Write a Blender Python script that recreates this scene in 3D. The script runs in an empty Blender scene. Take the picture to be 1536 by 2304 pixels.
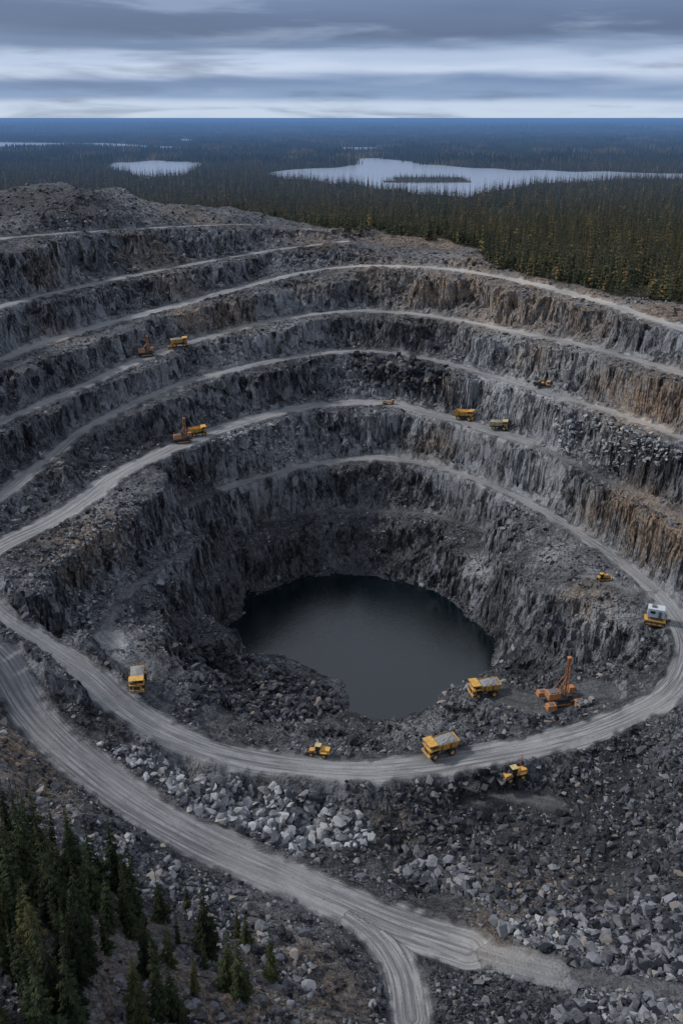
import bpy, bmesh, math, random
import numpy as np
from mathutils import Vector, Matrix
random.seed(7); rng=np.random.default_rng(7)
sc=bpy.context.scene
CAMZ=80.0; F=1920.0; P=math.atan(887/1920.0); cP,sP=math.cos(P),math.sin(P)
WATER_Z=CAMZ-190.0
# ---------------------------------------------------------------- survey helpers (photo survey -> world metres)
def bp(ix,iy,rel):
    dep=P+math.atan((iy-1152)/F); f=rel/math.tan(dep)
    return ((ix-768)/F*(f*cP+rel*sP), f, CAMZ-rel)
def proj(x,y,z):
    rel=CAMZ-z; ax=y*cP+rel*sP; ax=np.where(ax<1,1,ax)
    return 768+F*x/ax, 1152+F*(rel*cP-y*sP)/ax
def inpoly(px,py,poly):
    ins=np.zeros(np.shape(px),bool); n=len(poly)
    for i in range(n):
        x1,y1=poly[i][:2]; x2,y2=poly[(i+1)%n][:2]
        if y1==y2: continue
        c=((y1>py)!=(y2>py))&(px<(x2-x1)*(py-y1)/(y2-y1)+x1); ins^=c
    return ins
def smooth(a,b,x):
    t=np.clip((x-a)/(b-a),0,1); return t*t*(3-2*t)
# ---------------------------------------------------------------- numpy noise
def _h(ix,iy,iz,s):
    h=(ix.astype(np.int64)*374761393+iy.astype(np.int64)*668265263+iz.astype(np.int64)*1442695041+s*974711)&0xFFFFFFFF
    h=((h^(h>>13))*1274126177)&0xFFFFFFFF; h=h^(h>>16)
    return (h&0xFFFFFF)/float(0xFFFFFF)
def vn3(x,y,z,s=0):
    ix,iy,iz=np.floor(x),np.floor(y),np.floor(z)
    fx,fy,fz=x-ix,y-iy,z-iz
    fx=fx*fx*(3-2*fx);fy=fy*fy*(3-2*fy);fz=fz*fz*(3-2*fz)
    r=0
    for a in (0,1):
        for b in (0,1):
            for c in (0,1):
                w=(fx if a else 1-fx)*(fy if b else 1-fy)*(fz if c else 1-fz)
                r=r+w*_h(ix+a,iy+b,iz+c,s)
    return r*2-1
def vn2(x,y,s=0):
    ix,iy=np.floor(x),np.floor(y); fx,fy=x-ix,y-iy
    fx=fx*fx*(3-2*fx);fy=fy*fy*(3-2*fy); z0=np.zeros_like(ix); r=0
    for a in (0,1):
        for b in (0,1):
            r=r+(fx if a else 1-fx)*(fy if b else 1-fy)*_h(ix+a,iy+b,z0,s)
    return r*2-1
def fbm2(x,y,o=4,s=0):
    r=0;a=.5
    for i in range(o):
        r=r+a*vn2(x,y,s+i); x=x*2.03+3.1; y=y*2.03+1.7; a*=.5
    return r
def cell2(x,y,s=0):
    ix,iy=np.floor(x),np.floor(y); f1=np.full(x.shape,9.); cr=np.zeros(x.shape); z0=np.zeros_like(ix)
    for a in (-1,0,1):
        for b in (-1,0,1):
            cx,cy=ix+a,iy+b
            dx=cx+_h(cx,cy,z0,s)-x; dy=cy+_h(cx,cy,z0,s+11)-y; d=dx*dx+dy*dy
            n=d<f1; cr=np.where(n,_h(cx,cy,z0,s+23),cr); f1=np.where(n,d,f1)
    return cr
# ---------------------------------------------------------------- surveyed lines: (ix,iy,rel,level)
R={}
R['A']=(3.0,[(-300,575,52,0),(0,537,54,0),(200,520,56,0),(400,510,60,0),(550,505,65,0),(660,512,69,0),(730,525,71,.5)])
R['B']=(3.2,[(-300,800,77,1),(-150,745,76,1),(0,690,76,1),(180,645,76,1),(400,600,76,1),(600,565,75,1),(700,552,74,1),(775,543,73,1)])
R['C']=(4.2,[(-300,935,93,2),(-150,870,92,2),(0,808,92,2),(200,740,91,2),(400,685,89,2),(600,632,86,2),(720,607,83,2),(850,598,80,2),(1000,605,80,2),(1150,628,80,2),(1300,665,80,2),(1400,695,80,2),(1536,742,80,2),(1700,800,80,2),(1900,880,80,2)])
R['D']=(3.6,[(-300,1090,107,3),(-150,1020,106.5,3),(0,950,106,3),(200,862,104,3),(333,802,102.5,3),(500,748,101,3),(650,715,99.5,3),(760,702,98.5,3),(850,700,98,3),(1000,715,98,3),(1150,745,97,3),(1300,775,95,3),(1536,840,92,3),(1700,890,90,3),(1900,950,89,3)])
R['E']=(3.4,[(-300,1255,122,4),(-150,1185,121.5,4),(0,1115,121,4),(80,1055,119.5,4),(200,960,116,4),(350,885,113.5,4),(500,838,112.5,4),(650,805,113,4),(800,790,114,4),(950,805,114,4),(1100,845,113,4),(1250,890,112,4),(1400,935,110,4),(1536,988,108,4),(1700,1060,106,4),(1850,1140,105,4)])
R['FR']=(5.5,[(870,905,132,5),(1000,938,132,5),(1100,968,131,5),(1190,995,130,5)])
R['FR2']=(2.0,[(1200,1000,130,5),(1330,1065,129,5),(1430,1110,128,5),(1536,1165,126,5),(1650,1240,125,5),(1750,1350,124,5),(1800,1500,122,5)])
R['ring']=(5.0,[(870,905,132,5),(750,908,132,5),(650,922,131,5),(550,947,129,5),(430,990,128,5),(350,1025,127,5),(260,1070,127,5),(180,1130,127,5),(100,1180,127.5,5),(0,1228,128,5),(-50,1275,129,5.1),(-50,1325,131,5.2),(0,1385,134,5.3),(100,1450,140,5.4),(200,1520,146,5.6),(280,1590,151,5.7),(380,1650,156,5.8),(500,1695,160,5.9),(650,1722,163,6),(800,1732,164,6),(950,1722,164,6),(1100,1697,163,6),(1250,1667,162,6),(1400,1615,159,6),(1500,1560,156,6),(1545,1490,152,6),(1540,1420,149,6),(1480,1340,147,6)])
R['G']=(3.4,[(1480,1340,147,6),(1400,1270,147,6),(1300,1200,148,6),(1150,1112,150,6),(1000,1055,151,6),(900,1035,152,6),(830,1030,152,6),(720,1042,151.5,6),(600,1070,150,6),(500,1100,147.5,6)])
R['Gend']=(2.0,[(500,1100,147.5,6),(460,1118,145.5,6),(425,1135,144,6)])
R['Hb']=(1.6,[(540,1195,171,7),(620,1168,171,7),(720,1152,171,7),(850,1148,171,7),(1000,1165,170,7),(1100,1205,168,7)])
R['K']=(6.0,[(-250,1330,118,5),(-100,1410,126,5),(0,1492,135,5.3),(60,1590,144,5.6),(150,1685,150,5.8),(300,1800,157,6),(450,1888,162,6),(600,1955,166,6),(750,2022,168,6),(900,2085,168,6),(1050,2135,167,6)])
R['K3']=(4.2,[(1050,2135,167,6),(1160,2163,165.5,6),(1250,2185,163,6)])
R['K4']=(2.2,[(1250,2185,163,6),(1400,2215,159,6),(1560,2240,155,6)])
R['K2']=(4.5,[(640,1972,167,6),(760,2035,168,6),(850,2100,167.5,6),(905,2180,165,6),(925,2290,160,6)])
R['path']=(1.8,[(385,1262,147,6),(310,1315,147,6),(258,1375,147,6),(250,1440,148,6),(290,1510,150,6),(370,1590,155,6)])
R['dozer']=(2.5,[(1310,1300,150,6.2),(1355,1305,149,6.2),(1410,1330,148,6.1)])
R['rigpad']=(6.0,[(1105,1560,168,6.7),(1200,1585,165,6.4),(1290,1570,162,6.2),(1350,1555,160,6.1)])
R['pad2']=(2.6,[(1060,1800,170,6),(1150,1792,170,6),(1260,1810,170,6)])
R['pad3']=(4.0,[(240,1430,148,6),(262,1450,148,6)])
SOFT={'path':.5,'dozer':.45,'rigpad':.3,'pad2':.4,'pad3':.8,'Hb':.3,'FR2':.4,'A':.85,'G':.85,'Gend':.3,'E':.85,'D':.9,'K3':.75,'K4':.25,'B':.9}
def resample(pts,step=3.0):
    W=[list(bp(*p[:3]))+[p[3]] for p in pts]; W=np.array(W); out=[]
    n=len(W)
    for i in range(n-1):
        p0=W[max(i-1,0)];p1=W[i];p2=W[i+1];p3=W[min(i+2,n-1)]
        m=max(2,int(np.hypot(*(p2-p1)[:2])/step))
        for k in range(m):
            t=k/m
            out.append(.5*((2*p1)+(-p0+p2)*t+(2*p0-5*p1+4*p2-p3)*t*t+(-p0+3*p1-3*p2+p3)*t**3))
    out.append(W[-1]); return np.array(out)
ROADS={k:(v[0],resample(v[1])) for k,v in R.items()}
shore=[(500,1425),(520,1390),(560,1340),(640,1312),(760,1287),(850,1298),(950,1322),(1020,1360),(1070,1400),(1105,1432),(1108,1500),(1050,1540),(960,1588),(870,1620),(800,1625),(783,1590),(765,1553),(700,1505),(650,1485),(600,1468),(540,1472),(500,1460)]
# ---------------------------------------------------------------- sample road distance fields on any tensor grid
def roadfield(xs,ys,maxd=14):
    nx,ny=len(xs),len(ys)
    D=np.full((ny,nx),99.0);Z=np.zeros((ny,nx));L=np.zeros((ny,nx));V=np.zeros((ny,nx));S=np.zeros((ny,nx));Q=np.zeros((ny,nx))
    for nm,(hw,pl) in ROADS.items():
        s=0; q_=SOFT.get(nm,1.)
        for i in range(len(pl)-1):
            a,b=pl[i],pl[i+1]; r=hw+maxd
            i0,i1=np.searchsorted(xs,[min(a[0],b[0])-r,max(a[0],b[0])+r]); j0,j1=np.searchsorted(ys,[min(a[1],b[1])-r,max(a[1],b[1])+r])
            seg=b[:2]-a[:2]; ln=np.hypot(*seg)
            if i1<=i0 or j1<=j0 or ln<1e-6: s+=ln; continue
            X=xs[None,i0:i1]-a[0];Y=ys[j0:j1,None]-a[1]
            t=np.clip((X*seg[0]+Y*seg[1])/ln**2,0,1)
            d=np.hypot(X-t*seg[0],Y-t*seg[1]); sg=np.sign(X*seg[1]-Y*seg[0])
            dd=d-hw; sub=D[j0:j1,i0:i1]; m=dd<sub
            sub[m]=dd[m]
            Z[j0:j1,i0:i1][m]=(a[2]+t*(b[2]-a[2]))[m]; L[j0:j1,i0:i1][m]=(a[3]+t*(b[3]-a[3]))[m]
            V[j0:j1,i0:i1][m]=(d*sg)[m]; S[j0:j1,i0:i1][m]=(s+t*ln)[m]; Q[j0:j1,i0:i1][m]=q_
            s+=ln
    return D,Z,L,V,S,Q
# ---------------------------------------------------------------- base surface: membrane solve through surveyed lines
gx=np.arange(-246,246.1,1.5); gy=np.arange(30,720.1,1.5)
D,Zr,Lr,_,_,_=roadfield(gx,gy,4)
m=D<0.3
Zc=np.where(m,Zr,0.); Lc=np.where(m,Lr,0.); mz=m.copy(); ml=m.copy()
GX,GY=np.meshgrid(gx,gy)
def setpt(w,lvl=None,r=2.2,force=False):
    q=(GX-w[0])**2+(GY-w[1])**2<r*r
    if not force: q&=~m
    Zc[q]=w[2]; mz[q]=True
    if lvl is not None: Lc[q]=lvl; ml[q]=True
def setline(pts,lvl=None,r=1.6):
    W=[bp(*p) for p in pts]
    for a,b in zip(W[:-1],W[1:]):
        n=max(1,int(math.dist(a[:2],b[:2])/1.5))
        for k in range(n+1):
            t=k/n; setpt([a[i]+(b[i]-a[i])*t for i in range(3)],lvl,r)
shoreW=[bp(x,y,190) for x,y in shore]
setline([(x,y,190) for x,y in shore+[shore[0]]],8)
ctr=np.mean(np.array(shoreW),0)
q=inpoly(GX,GY,[(ctr[0]+(p[0]-ctr[0])*.88,ctr[1]+(p[1]-ctr[1])*.88) for p in shoreW])
Zc[q]=CAMZ-196; mz[q]=True; Lc[q]=8; ml[q]=True
setline([(345,1425,153),(372,1340,153),(430,1235,154),(470,1180,160)],6.1)
setline([(1130,1250,165),(1195,1335,155),(1300,1345,152),(1400,1390,152),(1460,1450,152)],6.1)
setline([(1120,1500,176),(1200,1500,173),(1300,1490,168),(1400,1480,160)],6.8)
setline([(440,1490,175),(560,1545,181),(650,1545,184),(730,1590,185)],7.5)
setline([(470,1600,165),(600,1650,168),(760,1670,169),(900,1655,170)],6.5)
# left spoil hill
setline([(-300,470,44),(-100,440,40),(0,430,39),(60,420,37),(130,412,36),(190,434,39),(262,424,42),(330,464,51),(420,462,55),(520,465,57),(620,492,65),(700,508,69)],-1,3)
setline([(780,527,74),(860,540,75),(960,556,77),(1060,575,77)],.8,2)
setline([(60,480,46),(200,480,48),(320,495,54)],-.5,2)
setline([(800,570,77),(930,575,78),(1050,590,78)],1.5,2)
setline([(1100,598,78.5),(1250,640,78.5),(1400,672,78.5),(1536,712,78.5),(1800,790,78)],2,2)
# left knoll (foreground)
for p in [(0,1650,140),(0,1750,132),(60,1800,138),(0,1900,122),(150,1850,140),(250,1905,147),(200,2000,138),(400,2055,150),(600,2160,153),(720,2260,150),(300,2250,124),(0,2100,112),(100,2200,113),(500,2290,132),(-200,1700,115),(-200,2000,100),(350,1960,153)]: setpt(bp(*p),None,3)
# right foreground / dip
for p in [(1400,2250,153),(1150,2235,160),(1050,2280,152),(1300,2080,168),(1536,1950,160),(1536,1800,161),(1440,1720,163),(900,1900,175),(950,1990,174),(1200,1950,172),(1100,1850,174),(700,1850,172),(560,1800,168),(420,1745,163),(1300,1850,171),(1400,1950,168),(1700,1700,150),(1750,2000,150)]: setpt(bp(*p),6 if p[0]>300 else None,3)
# borders
def bord(x,y):
    near=1-smooth(60,300,y)
    l=60*(1-near)+70*near; r=80*(1-near)+130*near
    t=smooth(-240,240,x); rel=l*(1-t)+r*t
    f=smooth(600,720,y); return CAMZ-(rel*(1-f)+80*f)
B=np.zeros_like(m); B[0,:]=B[-1,:]=True; B[:,0]=B[:,-1]=True
Zc[B]=bord(GX[B],GY[B]); mz|=B
Lb=np.where(GX<0,-1,1.8); Lb=np.where(GY<170,6,Lb); Lc[B]=Lb[B]; ml|=B
def solve(C,M,iters=(400,300,200,160,120)):
    levs=[(C,M)]
    for _ in range(4):
        c,mm=levs[-1]; ny,nx=c.shape; ny2,nx2=(ny+1)//2,(nx+1)//2
        cc=np.zeros((ny2*2,nx2*2));w=np.zeros_like(cc); cc[:ny,:nx]=c*mm; w[:ny,:nx]=mm
        cs=cc.reshape(ny2,2,nx2,2).sum((1,3)); ws=w.reshape(ny2,2,nx2,2).sum((1,3))
        levs.append((cs/np.maximum(ws,1),ws>0))
    u=None
    for (c,mm),it in zip(levs[::-1],iters):
        if u is None: u=np.where(mm,c,c[mm].mean())
        else:
            u=np.repeat(np.repeat(u,2,0),2,1)[:c.shape[0],:c.shape[1]]
            u=np.where(mm,c,u)
        for _ in range(it):
            p=np.pad(u,1,mode='edge'); n=(p[:-2,1:-1]+p[2:,1:-1]+p[1:-1,:-2]+p[1:-1,2:])*.25
            u=np.where(mm,c,n)
    return u
def blur(a,n):
    for _ in range(n):
        p=np.pad(a,1,mode='edge'); a=(p[:-2,1:-1]+p[2:,1:-1]+p[1:-1,:-2]+p[1:-1,2:]+2*a)/6
    return a
Zb=blur(solve(Zc,mz),1); Lf=blur(solve(Lc,ml),1)
gzy,gzx=np.gradient(Zb,1.5); gly,glx=np.gradient(Lf,1.5)
Hl=np.clip(blur(np.hypot(gzx,gzy),4)/(blur(np.hypot(glx,gly),4)+.004),0,20)
Hl=blur(Hl,4)
def lut(A,x,y):
    fx=np.clip((x-gx[0])/1.5,0,len(gx)-1.001); fy=np.clip((y-gy[0])/1.5,0,len(gy)-1.001)
    i=fx.astype(int);j=fy.astype(int);a=fx-i;b=fy-j
    return A[j,i]*(1-a)*(1-b)+A[j,i+1]*a*(1-b)+A[j+1,i]*(1-a)*b+A[j+1,i+1]*a*b
# ---------------------------------------------------------------- fine tensor grid to the horizon
def axis(a,b,st,lo,hi,g=1.12):
    c=list(np.arange(a,b+1e-6,st)); s=st;x=c[-1];R_=[]
    while x<hi: s*=g; x+=s; R_.append(x)
    s=st;x=c[0];L_=[]
    while x>lo: s*=g; x-=s; L_.append(x)
    return np.array(L_[::-1]+c+R_)
xs=axis(-212,212,.5,-45000,45000); ys=axis(56,640,.5,-3000,52000)
X,Y=np.meshgrid(xs,ys)
D,Zr,Lr,V,S,Q=roadfield(xs,ys,12)
D=np.where(D<20,D+.7*vn2(X/6,Y/6,35),D)
wx=X+2.0*vn2(X/9,Y/9,31)+.7*vn2(X/3,Y/3,32); wy=Y+2.0*vn2(X/9,Y/9,33)+.7*vn2(X/3,Y/3,34)
off=smooth(.0,4,D)
qx=X+(wx-X)*off; qy=Y+(wy-Y)*off
Z=lut(Zb,qx,qy); L=lut(Lf,qx,qy); H=lut(Hl,X,Y)
u=np.ceil(L)-L
cr0=cell2(qx/15,qy/15,3); cr=cell2(qx/6.5,qy/6.5,5); cr2=cell2(qx/2.3,qy/2.3,9)
bmp=np.clip(4*u*(1-u),0,1)
inner=smooth(5.8,6.3,L)
big=fbm2(X/24,Y/24,4,70)
rough=np.clip(smooth(-.2,.25,fbm2(X/40,Y/40,2,95))+.3*inner,0,1)     # columnar cliffs vs shattered broken rock
u2=np.clip(u+bmp*((cr0-.5)*.26+(cr-.5)*(.30-.18*rough)+(cr2-.5)*(.10+.06*rough)+.45*big+rough*.2*fbm2(X/5,Y/5,3,72))*(1-.3*inner),0,1)
kk=smooth(-.28,.25,fbm2(X/30,Y/30,3,90))      # where talus is thick
ta=.10+.50*kk; tb=ta+.24+.14*rough
hi=.05+.45*kk
g=np.where(u2<ta,u2/ta*hi,np.where(u2<tb,hi+(u2-ta)/(tb-ta)*(.95-hi),.95+(u2-tb)/np.maximum(1-tb,.01)*.05))
pit=smooth(-.2,.1,L)*smooth(8,7.9,L)*smooth(175,215,Y)
Z=Z+(g-u)*H*pit*smooth(0,2.5,D)
# bedding ledges / joint blocks: vertical stepping on steep rock, tilting and fading along the wall
g0y,g0x=np.gradient(Z,ys,xs); s0=np.hypot(g0x,g0y)
stp=3.8; q_=Z/stp+1.3*fbm2(X/18,Y/18,3,110)+1.1*(cr-.5)+.02*X
fr=q_-np.floor(q_); led=smooth(.22,.78,fr)-fr
Z+=stp*led*.9*smooth(.45,.95,s0)*smooth(1,4,D)*pit*smooth(-.35,.1,fbm2(X/16,Y/16,2,115))
e=smooth(-1.0,1.2,D); Z=Zr*(1-e)+Z*e
oo=smooth(-.5,2.5,D)
Z+=oo*(1.0*fbm2(X/5,Y/5,4,40)+2.6*fbm2(X/22,Y/22,3,45)*smooth(2,10,D))
Z+=oo*.6*(cr2-.5)
Z+=.6*np.exp(-((D-.7)/.6)**2)*np.clip(.6+1.2*vn2(X/3,Y/3,51),0,2)*Q   # windrow berms along road edges
Z+=(1-oo)*.12*vn2(V/.9,S/14,55)+(1-oo)*.25*fbm2(X/9,Y/9,2,56)
# outside the works: boreal plain
dout=np.sqrt(np.maximum(np.abs(X)-240,0)**2+np.maximum(Y-715,0)**2+np.maximum(35-Y,0)**2)
base=np.exp(-dout/90.)
far=smooth(3500,9000,np.hypot(X,Y))
plain=1.2*fbm2(X/160,Y/160,3,60)+far*(26*fbm2(X/1800,Y/1800,3,61)+40*smooth(15000,45000,np.hypot(X,Y))*vn2(X/7000,Y/5000,63))
Z=Z*base+plain*(1-base)
# treeline
tlx=[-400,0,400,620,700,830,900,1000,1075,1105,1250,1400,1536,1700,2200]; tly=[400,425,462,492,508,520,530,545,562,600,634,662,690,722,840]
IX,IY=proj(X,Y,Z)
def vegmask(X,Y,IX,IY):
    v=(IY<np.interp(IX,tlx,tly)+9*vn2(X/12,Y/12,77))&(Y>300)
    v&=~((IX<700)&(Y<650)&(X<20)); v|=Y>700; v|=(Y>0)&(X>185)&(Y>330); v|=(Y<-30); return v
veg=vegmask(X,Y,IX,IY)
# lakes on the plain
LAKES=[[(590,392),(640,384),(700,380),(760,379),(792,372),(770,366),(790,358),(850,356),(880,361),(930,364),(950,371),(1000,373),(1060,380),(1120,380),(1160,386),(1220,383),(1290,389),(1360,386),(1440,391),(1540,392),(1640,394),(1640,402),(1510,405),(1400,403),(1320,412),(1200,414),(1160,426),(1080,434),(1050,450),(1000,440),(930,440),(900,426),(850,430),(800,414),(730,416),(690,404),(640,406)],
[(236,374),(262,366),(300,367),(350,361),(400,366),(445,364),(458,374),(430,384),(420,398),(370,396),(340,404),(300,398),(290,386),(256,384)],
[(-300,319),(60,321),(150,323),(240,322),(330,328),(430,332),(420,341),(300,334),(250,337),(180,329),(60,335),(-300,335)],[(375,313),(455,314),(445,322),(385,322)],[(720,333),(800,331),(880,333),(870,343),(750,344)]]
ISL=[(850,408),(890,401),(980,399),(1050,403),(1075,409),(1010,415),(950,417),(880,414)]
LW=[[bp(x,y,80)[:2] for x,y in l] for l in LAKES]; IW=[bp(x,y,80)[:2] for x,y in ISL]
def chaikin(p,n=2):
    for _ in range(n):
        q=[]
        for i in range(len(p)):
            a,b=p[i],p[(i+1)%len(p)]
            q+=[(a[0]*.75+b[0]*.25,a[1]*.75+b[1]*.25),(a[0]*.25+b[0]*.75,a[1]*.25+b[1]*.75)]
        p=q
    return p
LW=[chaikin(p) for p in LW]; IW=chaikin(IW)
lake=np.zeros(X.shape,bool)
for p in LW: lake|=inpoly(X,Y,p)
isle=inpoly(X,Y,IW); lake&=~isle
Z=np.where(lake,-2.5,Z); Z=np.where(isle,2.2,Z)
# horizontal rock relief on steep faces
gy_,gx_=np.gradient(Z,ys,xs); sl=np.hypot(gx_,gy_)
st=smooth(.5,1.3,sl)*smooth(.5,3,D)*(dout<1)
n3=vn3(X/2.4,Y/2.4,Z/4.6,81)*1.25+vn3(X/1.0,Y/1.0,Z/1.3,82)*.75
X2=X+gx_/(sl+1e-3)*n3*st; Y2=Y+gy_/(sl+1e-3)*n3*st
def sampZ(x,y,A=Z):
    x=np.asarray(x,float);y=np.asarray(y,float)
    i=np.clip(np.searchsorted(xs,x)-1,0,len(xs)-2); j=np.clip(np.searchsorted(ys,y)-1,0,len(ys)-2)
    a=(x-xs[i])/(xs[i+1]-xs[i]); b=(y-ys[j])/(ys[j+1]-ys[j])
    return A[j,i]*(1-a)*(1-b)+A[j,i+1]*a*(1-b)+A[j+1,i]*(1-a)*b+A[j+1,i+1]*a*b
def hit(ix,iy):
    ix=np.atleast_1d(np.asarray(ix,float)); iy=np.atleast_1d(np.asarray(iy,float))
    dep=P+np.arctan((iy-1152)/F); td=np.tan(dep); f=np.full(ix.shape,50.); done=np.zeros(ix.shape,bool)
    for k in range(900):
        rel=f*td; x=(ix-768)/F*(f*cP+rel*sP); z=sampZ(x,f); done|=(CAMZ-rel)<z
        if done.all(): break
        f=np.where(done,f,f+.7)
    rel=f*td; x=(ix-768)/F*(f*cP+rel*sP); return x,f,sampZ(x,f)
# colour zones (tan mineral staining, pale and dark patches) in world metres
def zone(lst):
    a=np.zeros(X.shape)
    for ix,iy,r,s in lst:
        hx,hy,hz=hit(ix,iy); a=np.maximum(a,s*np.exp(-(((X-hx[0])**2+(Y-hy[0])**2+((Z-hz[0])*1.6)**2)/(1.25*r)**2)**1.5))
    return a
TAN=zone([(960,640,22,1),(1050,650,20,.9),(1130,690,22,.9),(1210,705,20,.8),(1300,720,18,.6),(520,715,12,.7),(400,640,12,.6),(430,722,10,.8),(350,570,16,.5),(1470,910,18,1),(1530,920,14,.9),(1400,1160,12,.9),(1450,1200,14,1),(1510,1220,12,.9),(220,1210,12,.9),(180,1250,10,.8),(260,1180,8,.7),(1320,1350,8,.6),(10,1680,12,1),(60,1780,10,.8),(110,1760,8,.8),(620,2190,14,.6),(300,2150,22,.6),(520,2290,20,.7),(980,1010,10,.5),(960,540,36,1),(1080,590,24,.9),(800,530,24,.6),(1200,635,20,.9),(430,490,20,.5),(870,600,24,.6),(1350,665,18,.9),(720,540,20,.5),(880,1870,6,.4),(1180,2020,12,.35),(1120,2100,8,.4),(1200,800,14,.5),(1380,870,16,.6),(1330,1160,10,.6),(1530,700,20,.9),(1480,690,16,.8),(100,620,12,.4),(700,640,12,.4),(1000,880,8,.4),(150,760,12,.3)])
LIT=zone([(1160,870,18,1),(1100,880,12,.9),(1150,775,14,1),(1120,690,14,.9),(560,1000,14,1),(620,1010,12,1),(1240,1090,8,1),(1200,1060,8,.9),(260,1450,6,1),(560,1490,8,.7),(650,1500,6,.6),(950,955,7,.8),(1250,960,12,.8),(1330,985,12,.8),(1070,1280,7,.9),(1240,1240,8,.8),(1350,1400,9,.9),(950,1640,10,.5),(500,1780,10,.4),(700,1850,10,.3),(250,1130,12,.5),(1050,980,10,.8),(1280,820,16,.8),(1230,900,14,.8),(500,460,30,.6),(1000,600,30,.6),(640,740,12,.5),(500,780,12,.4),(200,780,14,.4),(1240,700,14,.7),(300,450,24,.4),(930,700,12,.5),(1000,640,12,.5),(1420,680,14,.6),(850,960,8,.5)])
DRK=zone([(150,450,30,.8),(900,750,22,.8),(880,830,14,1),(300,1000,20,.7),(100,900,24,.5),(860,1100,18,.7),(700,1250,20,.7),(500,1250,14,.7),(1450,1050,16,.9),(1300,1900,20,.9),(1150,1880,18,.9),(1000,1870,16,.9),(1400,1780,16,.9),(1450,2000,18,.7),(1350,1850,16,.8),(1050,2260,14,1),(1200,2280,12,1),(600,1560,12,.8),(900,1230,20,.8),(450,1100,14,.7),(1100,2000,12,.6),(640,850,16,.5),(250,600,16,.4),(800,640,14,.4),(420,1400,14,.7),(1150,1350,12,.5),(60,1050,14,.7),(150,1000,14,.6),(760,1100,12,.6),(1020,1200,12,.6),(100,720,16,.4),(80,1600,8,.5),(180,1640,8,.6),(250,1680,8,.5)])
DRK=np.maximum(DRK,.72*smooth(-68,-98,Z+5*fbm2(X/20,Y/20,2,130))*smooth(-.55,.1,fbm2(X/14,Y/14,3,131)))   # rock darkens in patches towards the pit bottom
# ---------------------------------------------------------------- mesh
def grid_mesh(name,X,Y,Z,sm):
    ny,nx=X.shape; me=bpy.data.meshes.new(name)
    co=np.stack([X,Y,Z],-1).reshape(-1,3).astype(np.float32)
    idx=np.arange(ny*nx).reshape(ny,nx)
    q=np.stack([idx[:-1,:-1],idx[:-1,1:],idx[1:,1:],idx[1:,:-1]],-1).reshape(-1,4).astype(np.int32)
    me.vertices.add(len(co)); me.vertices.foreach_set('co',co.ravel())
    me.loops.add(q.size); me.loops.foreach_set('vertex_index',q.ravel())
    me.polygons.add(len(q)); me.polygons.foreach_set('loop_start',np.arange(0,q.size,4,dtype=np.int32))
    me.update(calc_edges=True); me.polygons.foreach_set('use_smooth',sm[:-1,:-1].ravel()); return me
me=grid_mesh('terrain',X2,Y2,Z,(D<.3)|veg)
def attr(me,n,a):
    at=me.attributes.new(n,'FLOAT','POINT'); at.data.foreach_set('value',np.ascontiguousarray(a,dtype=np.float32).ravel())
attr(me,'road',(1-smooth(-1.6,.9,D+1.0*vn2(X/2,Y/2,99)+.9*vn2(X/5,Y/5,98)))*Q); attr(me,'roadv',np.where(D<6,V,0)); attr(me,'roads',np.where(D<6,S,0))
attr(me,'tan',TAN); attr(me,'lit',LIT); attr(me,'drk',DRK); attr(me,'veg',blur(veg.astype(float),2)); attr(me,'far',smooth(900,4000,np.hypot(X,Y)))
terrain=bpy.data.objects.new('terrain',me); sc.collection.objects.link(terrain)
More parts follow.
